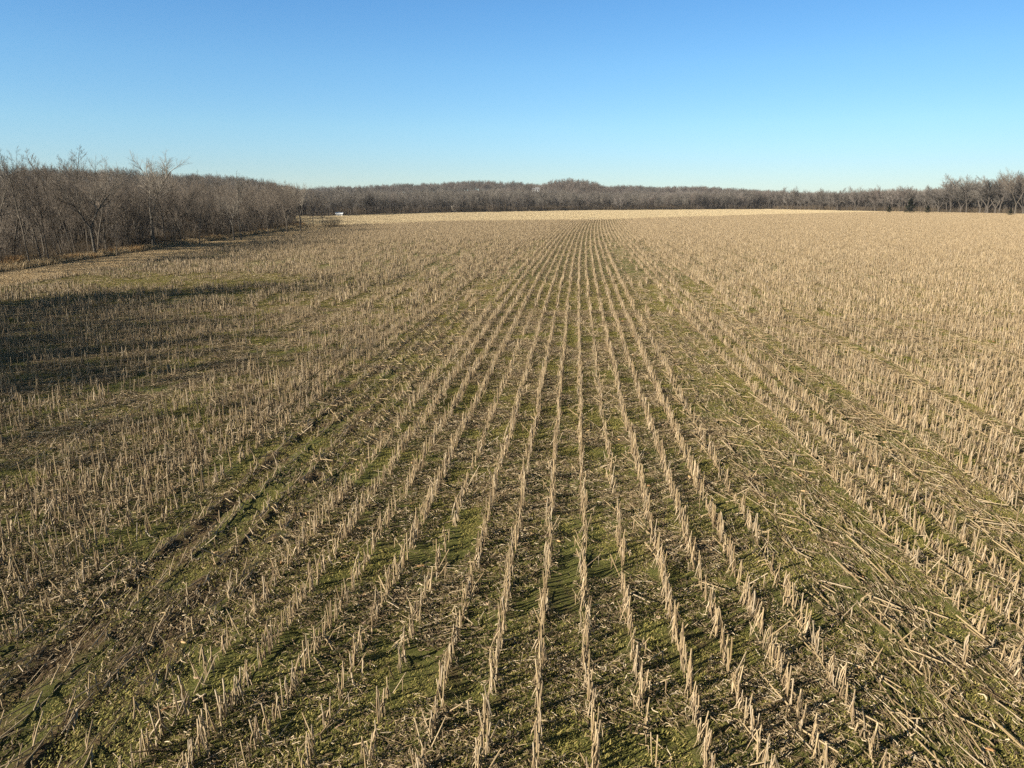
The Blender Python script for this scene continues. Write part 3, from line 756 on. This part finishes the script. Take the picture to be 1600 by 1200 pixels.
for p, d in along(TREELINE[5:9], 3.4):
    nrm = Vector((-d.y, d.x)); q = p + nrm*R(0, 3); u, v, _ = px_of(q.x, q.y)
    if u > 1640: continue
    top = np.interp(u, [1180, 1240, 1300, 1400, 1465, 1490, 1560, 1600], [297, 292, 292, 288, 286, 273, 273, 266]) + R(-2, 6)
    H = float(height_at(q.x, q.y, top-4 if u > 1460 else top-1))
    where = 'left of the dark cedar' if u < 1405 else ('between the dark cedar and the tall right trees' if u < 1480 else 'at the right edge of the photo')
    kd = 'farv%d' % RNG.randrange(3) if R(0, 1) < .45 else 'far%d' % RNG.randrange(5)
    ty = 'spreading tree' if 'farv' in kd else 'dense bare tree'
    place_tree(kd, q.x, q.y, H, ty+' '+where, ty+'s '+where, wide=1.45 if u > 1460 else 1.15)
by_pixel('vase', 1585, 336, 254, 'tallest tree of the right tree line with many forked limbs', rz=1.4)
by_pixel('farv0', 1598, 335, 262, 'tall bare tree cut by the right edge of the photo')
by_pixel('pale_fork', 1516, 332.5, 272, 'pale trunked tree in the tall clump of the right tree line', rz=3)

# woods behind: one mass
wood_kinds = [joined(600+i, 12, .14, dict(SLIM, n=(8, 5, 5, 4), rmin=.011)) for i in range(3)] + [joined(610+i, 12, .18, dict(BROAD, n=(8, 5, 5, 4), rmin=.011)) for i in range(4)]
scrub_kinds = [joined(630+i, 6, .06, dict(SCRUB, rmin=.011)) for i in range(3)]
co = []; ro = []; sc = []; ix = []
for _ in range(230):
    y = R(40, 215); x = edge_point(y) - R(2.5, 26)
    if not in_view(x, y, 10, .78) or y < 88 and R(0, 1) < .45: continue
    co.append((x, y, float(terrain(x, y)))); ro.append((RNG.gauss(0, .08), RNG.gauss(0, .08), R(0, 6.28))); s = R(.5, 1.25); sc.append((s*1.2, s*1.2, s)); ix.append(7+RNG.randrange(3))
tries = 0
while len(co) < 1250 and tries < 30000:
    tries += 1
    y = R(-15, 305); dep = 5 + 80*R(0, 1)**1.15; x = edge_point(y) - dep
    if not in_view(x, y, 25, .78): continue
    if y < 115 and dep < (30 if y < 88 else 14) and R(0, 1) < (.8 if y < 88 else .5): continue
    if 20 < y < 100 and dep < 42 and R(0, 1) < .5: continue
    co.append((x, y, float(terrain(x, y)))); ro.append((RNG.gauss(0, .03), RNG.gauss(0, .03), R(0, 6.28))); s = R(.62, 1.0)*(1+.14*float(vnoise(x, y, 14, 78))); sc.append((s, s, s)); ix.append(RNG.randrange(7))
for _ in range(84):
    x = R(-70, -55); y = R(20, 36) if R(0, 1) < .17 else R(-30, 18)
    co.append((x, y, 0)); ro.append((0, 0, R(0, 6.28))); s = R(1.5, 2.25); sc.append((s, s, s)); ix.append(RNG.randrange(7))
scatter('woodland', wood_kinds+scrub_kinds, co, ro, sc, ix, 'dense leafless brown woodland behind the left wood\'s front trees', 'wood')
print('woodland', len(co))
far_pale = [joined(720+i, 12, .22, dict(BROAD, rmin=.045, levels=3, n=(11, 7, 6)), 0, 'far_bark', 'front_twig') for i in range(3)]
far_kinds = [joined(700+i, 12, .22, dict(BROAD, rmin=.045, levels=3, n=(11, 7, 6)), 0, 'far_bark', 'far_twig') for i in range(6)]
co = []; ro = []; sc = []; ix = []
tly = [(a, b) for a, b in TREELINE[:6]]
tries = 0
while len(co) < 11000 and tries < 200000:
    tries += 1
    px = R(-120, 1720); r = math.sqrt(R(200.0**2, 1050.0**2)); x, y = polar(px, r)
    if x < edge_point(min(y, 304)) - 70 and y < 320: pass
    elif x < -100 and y > 300: pass
    elif x <= 138 and x > -112 and y > np.interp(x, [a for a, _ in tly], [b for _, b in tly])+3: pass
    elif x > 138 and x > np.interp(y, [220, 368, 436, 480, 523], [290, 216, 184, 160, 138])+3: pass
    else: continue
    if r > lerp(RIDGE, px)+60: continue
    if 826 < px < 848 and 600 < r < 716: continue
    co.append((x, y, float(terrain(x, y)))); ro.append((0, 0, R(0, 6.28))); s = R(.72, 1.08)*(1+.16*float(vnoise(x, y, 38, 77))); sc.append((s*1.15, s*1.15, s)); ix.append(RNG.randrange(6) if r > 545 else 6+RNG.randrange(3))
scatter('distant_woodland', far_kinds+far_pale, co, ro, sc, ix, 'leafless grey brown forest covering the low hills on the horizon', 'wood')
print('distant', len(co))

# ------------------------------------------------------------------ evergreens, brush, dry grass
def conifer(seed, H, W, n):
    rng = random.Random(seed); U = rng.uniform; tr, fo = MB(), MB()
    tr.tube([Vector((0, 0, -.2)), Vector((0, 0, H*.5)), Vector((0, 0, H*.95))], [H*.03, H*.018, H*.004], 6)
    for _ in range(n):
        t = U(0, 1)**.75; z = H*(.06 + .92*t); rad = W*(1-t)**.8*(.75+.35*math.sin(t*17+seed))*.9; a = U(0, 6.28); rr = rad*U(.35, 1)
        p = Vector((math.cos(a)*rr, math.sin(a)*rr, z)); d = Vector((math.cos(a), math.sin(a), U(-.1, .7))).normalized()*U(.16, .42)*H/5
        s_ = Vector((-math.sin(a), math.cos(a), U(-.6, .6)))*U(.06, .16)*H/5; o = len(fo.v)
        for q in (p-s_, p+s_*.9, p+d+s_*.2, p+d*.7-s_*.4): fo.v.append(tuple(q))
        fo.f.append((o, o+1, o+2, o+3)); fo.m.append(0)
    return tr.mesh('trunk', [M['bark']], True), fo.mesh('foliage', [M['needle']])
def evergreen(name, seed, px, base, top, w_ratio, label, cat='tree', n=2600, wide_px=None):
    x, y = ground(px, base); H = float(height_at(x, y, top)); t, f = conifer(seed, H, H*w_ratio, n)
    e = bpy.data.objects.new(name, None); C.objects.link(e); e.location = (x, y, float(terrain(x, y)))
    obj('trunk', t, e); obj('foliage', f, e); return tag(e, label, cat)
evergreen('cedar_tree', 1, 1421, 333.6, 310, .42, 'dark green cedar standing before the right tree line')
evergreen('cedar_tree', 2, 1389, 332.6, 321, .6, 'small dark cedar left of the larger cedar')
evergreen('cedar_tree', 3, 1449, 333.6, 321, .6, 'low dark cedar just right of the larger cedar')
evergreen('evergreen_bush', 4, 1578, 337, 326, .6, 'round olive bush at the foot of the right tree line', 'bush')
evergreen('cedar_tree', 5, 72, 397, 383, .9, 'small dark green cedar under the left wood')
evergreen('cedar_tree', 6, 105, 388, 352, .4, 'dim evergreen inside the left wood')
x, y = polar(573, 860); H = 13.5; t_, f_ = conifer(8, H, 5, 2500)
e = bpy.data.objects.new('pine_tree', None); C.objects.link(e); e.location = (x, y, float(terrain(x, y))); obj('trunk', t_, e); obj('foliage', f_, e)
tag(e, 'single dark evergreen on the wooded skyline above the white shed', 'tree')

def thicket(seed, H, W, n):
    rng = random.Random(seed); U = rng.uniform; j = MB()
    for _ in range(n):
        a = U(0, 6.28); r = W*math.sqrt(U(0, 1)); p = Vector((math.cos(a)*r, math.sin(a)*r, -.05)); L = H*U(.5, 1.1)
        d = Vector((math.cos(a)*U(0, .5), math.sin(a)*U(0, .5), 1)).normalized(); pts = [p]
        for k in range(3): d = (d+Vector((U(-1, 1), U(-1, 1), U(-.6, .6)))*.25).normalized(); pts.append(pts[-1]+d*L/3)
        rr = U(.007, .016); j.tube(pts, [rr, rr*.8, rr*.6, rr*.3], 3)
        for k in range(6):
            i = rng.randrange(1, 3); q = pts[i].lerp(pts[i+1], U(0, 1)); dd = (d+Vector((U(-1, 1), U(-1, 1), U(-.2, .9)))*.9).normalized()
            j.tube([q, q+dd*L*U(.12, .35)], [rr*.5, rr*.25], 3)
    return j
bk = [thicket(800+i, 2.2, 1.2, 60).mesh('brush_kind', [M['brush']]) for i in range(4)]
co = []; ro = []; sc = []; ix = []
for _ in range(900):
    y = R(-10, 200); x = edge_point(y) - R(2, 12) - (R(0, 25) if R(0, 1) < .3 else 0)
    if not in_view(x, y, 20, .78): continue
    co.append((x, y, float(terrain(x, y))-.02)); ro.append((0, 0, R(0, 6.28))); s = R(.35, 1.0); sc.append((s*1.2, s*1.2, s)); ix.append(RNG.randrange(4))
for p, d in along(TREELINE[1:9], 1.8):
    nrm = Vector((-d.y, d.x)); q = p+nrm*R(.5, 8)
    co.append((q.x, q.y, 0)); ro.append((0, 0, R(0, 6.28))); s = R(.8, 1.7); sc.append((s*1.5, s*1.5, s)); ix.append(RNG.randrange(4))
scatter('undergrowth', bk, co, ro, sc, ix, 'tangled leafless brush at the foot of the woods', 'brush')
def tuft(seed, H, W, n):
    rng = random.Random(seed); U = rng.uniform; j = MB()
    for _ in range(n):
        a = U(0, 6.28); r = W*math.sqrt(U(0, 1)); p = Vector((math.cos(a)*r, math.sin(a)*r, -.02)); a2 = U(0, 6.28); h = H*U(.5, 1.1); e_ = U(.1, .6)*h
        o_ = Vector((math.cos(a2), math.sin(a2), 0)); s_ = Vector((-o_.y, o_.x, 0)); w_ = U(.008, .018)
        j.ribbon([p, p+o_*e_*.4+Vector((0, 0, h*.65)), p+o_*e_+Vector((0, 0, h))], [w_*2, w_*1.6, w_*.4], s_, 0, .2)
    return j
tk = [tuft(900+i, .35, .5, 130).mesh('tuft_kind', [M['tan_grass']]) for i in range(3)] + [tuft(910, .9, .7, 220).mesh('tuft_kind', [M['rust_grass']])] + [tuft(920+i, .7, .8, 160).mesh('tuft_kind', [M['tan_grass']]) for i in range(2)]
co = []; ro = []; sc = []; ix = []
for _ in range(7000):
    y = R(20, 206); a = lerp(LEFT, y); b_ = edge_point(y); q = R(0, 1)
    x = a-.4-(a-b_)*q*1.3
    if not in_view(x, y, 6, .76): continue
    near_wood = q > .8
    if not near_wood and R(0, 1) < .35: continue
    co.append((x, y, .02)); ro.append((0, 0, R(0, 6.28))); s = R(.5, 1.2)*(1 if near_wood else .55); sc.append((s*1.3, s*1.3, s))
    ix.append((RNG.choice((3, 4, 5, 4, 5, 4, 5, 4, 5, 4, 5, 4, 5)) if near_wood else RNG.randrange(3)))
for p, d in along([(-60, 206), (-41, 241), (8, 260), (90, 346), (184, 433)], .9):
    co.append((p.x, p.y+R(0, 1.5), .03)); ro.append((0, 0, R(0, 6.28))); sc.append((1, 1, R(.6, 1.1))); ix.append(RNG.randrange(3))
def sward(seed, size, n, h, wd):
    rng = random.Random(seed); U = rng.uniform; j = MB()
    for _ in range(n):
        p = Vector((U(-size/2, size/2), U(-size/2, size/2), 0)); a2 = U(0, 6.28); a3 = U(0, 6.28); hh = h*U(.4, 1.1); w_ = wd*U(.5, 1.2)
        d = Vector((math.cos(a2)*.5*hh, math.sin(a2)*.5*hh, hh)); s_ = Vector((math.cos(a3), math.sin(a3), 0))*w_; o = len(j.v)
        for q in (p-s_, p+s_, p+d+s_*.3, p+d-s_*.3): j.v.append(tuple(q))
        j.f.append((o, o+1, o+2, o+3)); j.m.append(0)
    return j
nt0 = len(tk); tk += [sward(950+i, 5, 900, .22, .07).mesh('sward_kind', [M['hay_blade']]) for i in range(4)]
nt1 = len(tk); tk += [sward(960+i, 2, 900, .12, .02).mesh('sward_kind', [M['tan_grass']]) for i in range(3)]
gx, gy = np.meshgrid(np.arange(-115, 200, 4.4), np.arange(203, 530, 4.4)); gx = gx.ravel(); gy = gy.ravel(); kk = hay_keep(gx, gy)
for x, y in zip(gx[kk], gy[kk]):
    if R(0, 1) < .1 + .25*(float(vnoise(x*.3, y, 16, 55)) > .35): continue
    co.append((x, y, .04)); ro.append((0, 0, R(0, 6.28))); sc.append((1.05, 1.05, R(.7, 1.2))); ix.append(nt0+RNG.randrange(4))
for y in np.arange(20, 206, 1.7):
    x = lerp(LEFT, y)-.6
    while x > edge_point(y)-2.5:
        if in_view(x, y, 4, .76): co.append((x+R(-.3, .3), y, .03)); ro.append((0, 0, R(0, 6.28))); sc.append((1, 1, R(.5, 1.3))); ix.append(nt1+RNG.randrange(3))
        x -= 1.6
scatter('dry_grass', tk, co, ro, sc, ix, 'dry tan and rust grass along the wood edge and over the far field', 'grass')
def clump(name, seed, px, base, H, W, n, m, label, cat):
    x, y = ground(px, base); o = obj(name, tuft(seed, H, W, n).mesh(name, [M[m]])); o.location = (x, y, .02); tag(o, label, cat)
clump('grass_clump', 31, 24, 417, 1.25, .9, 900, 'rust_grass', 'rusty orange grass clump at the foot of the leftmost trees', 'grass clump')
clump('grass_clump', 32, 48, 409, .9, .8, 500, 'tan_grass', 'pale tan grass clump right of the rusty orange one', 'grass clump')
x, y = ground(518, 355); o = obj('brushy_shrub', thicket(77, 2.6, 2.0, 220).mesh('brushy_shrub', [M['brush']])); o.location = (x, y, 0)
tag(o, 'low brown shrub alone beyond the end of the left wood', 'shrub')
x, y = ground(82, 410); o = obj('brushy_shrub', thicket(78, 1.0, 1.4, 160).mesh('brushy_shrub', [M['brush']])); o.location = (x, y, 0)
tag(o, 'low reddish brown shrub on the tan grass below the small leaning tree', 'shrub')
# broken stump, dead branches
x, y = ground(71, 408); s_ = MB(); s_.tube([Vector((0, 0, -.1)), Vector((.03, 0, .6)), Vector((.0, .05, 1.25))], [.17, .14, .12], 8, cap=True)
s_.tube([Vector((0, .05, 1.2)), Vector((.05, .0, 1.5)), Vector((.06, 0, 1.62))], [.08, .05, .0], 5)
o = obj('tree_stump', s_.mesh('tree_stump', [M['pale_bark']], True)); o.location = (x, y, 0); tag(o, 'short broken stump with pale top beside the small cedar', 'stump')
rb = random.Random(4)
def fallen(px, base, L, az, label):
    x, y = ground(px, base); wd, tw = MB(), MB()
    grow((wd, tw), rb, Vector((0, 0, .12)), Vector((math.cos(az), math.sin(az), .08)).normalized(), L, .09, 1, dict(BASE, levels=3, split=1, n=(0, 6, 5), up=(0, .0, .02, .0), rmin=.012))
    e = bpy.data.objects.new('fallen_branch', None); C.objects.link(e); e.location = (x, y, 0)
    obj('limb', wd.mesh('limb', [M['pale_bark']], True), e); obj('twigs', tw.mesh('twigs', [M['pale_twig']]), e); tag(e, label, 'branch')
fallen(36, 410, 4.5, .4, 'fallen dead branch beside the rusty orange grass clump')
fallen(52, 402, 5, 2.6, 'fallen pale branch on the ground behind the pale grass clump')

# ------------------------------------------------------------------ far buildings
def gable(mb, x0, x1, y0, y1, z0, z1, over=.3, th=.18):
    """roof: ridge along x, two slabs"""
    ym = (y0+y1)/2
    for s in (-1, 1):
        ye = y0-over if s < 0 else y1+over; b = len(mb.v); ze = z0-(z1-z0)*over/((y1-y0)/2)
        mb.v += [(x0-over, ye, ze), (x1+over, ye, ze), (x1+over, ym, z1), (x0-over, ym, z1), (x0-over, ye, ze+th), (x1+over, ye, ze+th), (x1+over, ym, z1+th), (x0-over, ym, z1+th)]
        for f in ((0, 1, 2, 3), (4, 7, 6, 5), (0, 4, 5, 1), (1, 5, 6, 2), (2, 6, 7, 3), (3, 7, 4, 0)): mb.f.append(tuple(b+i for i in f)); mb.m.append(0)
def walls(x0, x1, y0, y1, h, hr):
    mb = MB(); b = 0; ym = (y0+y1)/2
    mb.v = [(x0, y0, 0), (x1, y0, 0), (x1, y1, 0), (x0, y1, 0), (x0, y0, h), (x1, y0, h), (x1, y1, h), (x0, y1, h), (x0, ym, hr), (x1, ym, hr)]
    mb.f = [(0, 1, 5, 4), (2, 3, 7, 6), (1, 2, 6, 9, 5), (3, 0, 4, 8, 7), (0, 3, 2, 1)]; mb.m = [0]*5
    return mb
def windows(e, spots, w_=1.0, h=1.3):
    for x, y, z in spots:
        f = MB(); f.box((x-w_/2-.08, y-.06, z-h/2-.08), (x+w_/2+.08, y-.003, z+h/2+.08)); fo = obj('window', f.mesh('window', [M['white']]), e)
        p = MB(); p.box((x-w_/2, y-.075, z-h/2), (x+w_/2, y-.0625, z+h/2)); obj('pane', p.mesh('pane', [M['glass']]), fo)
def building(name, px, r, zoff, size, h, hr, roofm, label, cat, rz=0.0, wins=(), door=None):
    e = bpy.data.objects.new(name, None); C.objects.link(e); x, y = polar(px, r); e.location = (x, y, float(terrain(x, y))+zoff); e.rotation_euler.z = rz
    W, D = size; obj('wall', walls(-W/2, W/2, -D/2, D/2, h, hr).mesh('wall', [M['white']]), e)
    rf = MB(); gable(rf, -W/2, W/2, -D/2, D/2, h+.03, hr+.03); obj('roof', rf.mesh('roof', [M[roofm]]), e)
    windows(e, [(a, -D/2, b) for a, b in wins])
    if door:
        d = MB(); d.box((door-.5, -D/2-.07, .02), (door+.5, -D/2-.003, 2.1)); do = obj('door', d.mesh('door', [M['roof_grey']]), e)
        k = MB(); k.box((door+.35, -D/2-.14, .95), (door+.43, -D/2-.073, 1.05)); obj('handle', k.mesh('handle', [M['white']]), do)
    return tag(e, label, cat)
bz = height_at(*polar(840, 700), 303)
building('farmhouse', 839.5, 700, 0, (3.9, 5), 4.2, 5.9, 'roof_grey', 'white gabled farmhouse on the wooded hill', 'house', HEAD, [(-1.0, 3.2), (.9, 3.2), (-1.0, 1.3)], door=1.0)
hs_ = bpy.data.objects[-1] if False else None
building('farm_outbuilding', 834, 706, 0, (2.8, 4), 2.9, 4.0, 'roof_grey', 'small white outbuilding just left of the hilltop farmhouse', 'shed', HEAD, [(0, 1.7)])
for o in C.objects:
    if o.name in ('farmhouse', 'farm_outbuilding'): o.location.z = bz + (0 if o.name == 'farmhouse' else 1.2)
building('metal_shed', 529, 328, -.1, (2.7, 2.2), 1.0, 1.5, 'white', 'low white metal shed at the far left end of the tan field', 'shed', HEAD+.1, [], door=None)
print('objects', len(C.objects))

# trees that would share a label are told apart by their order
same = {}
for o in C.objects:
    if o.parent is None and o.get('category') == 'tree' and o.get('group') and 'beyond the left edge' not in o['group']: same.setdefault(o['label'], []).append(o)
for lab, os_ in same.items():
    if len(os_) < 2: continue
    os_.sort(key=lambda o: px_of(o.location.x, o.location.y)[0])
    for i, o in enumerate(os_[:40]): o['label'] = lab.replace(' tree ', ' tree, %s from left, ' % ORD[i+1], 1)
# ------------------------------------------------------------------ air
hz = MB(); hz.box((-1300, -60, -1.2), (1300, 1400, 46)); ho = obj('haze', hz.mesh('haze', [])); tag(ho, 'thin winter haze over the fields and far woods', 'haze', None, 'stuff')
hm = bpy.data.materials.new('haze'); hm.use_nodes = True; hn = hm.node_tree; hn.nodes.clear()
pv = hn.nodes.new('ShaderNodeVolumePrincipled'); pv.inputs['Color'].default_value = (.92, .95, 1, 1); pv.inputs['Density'].default_value = .00006; pv.inputs['Anisotropy'].default_value = .2
oo = hn.nodes.new('ShaderNodeOutputMaterial'); hn.links.new(pv.outputs[0], oo.inputs['Volume']); ho.data.materials.append(hm)
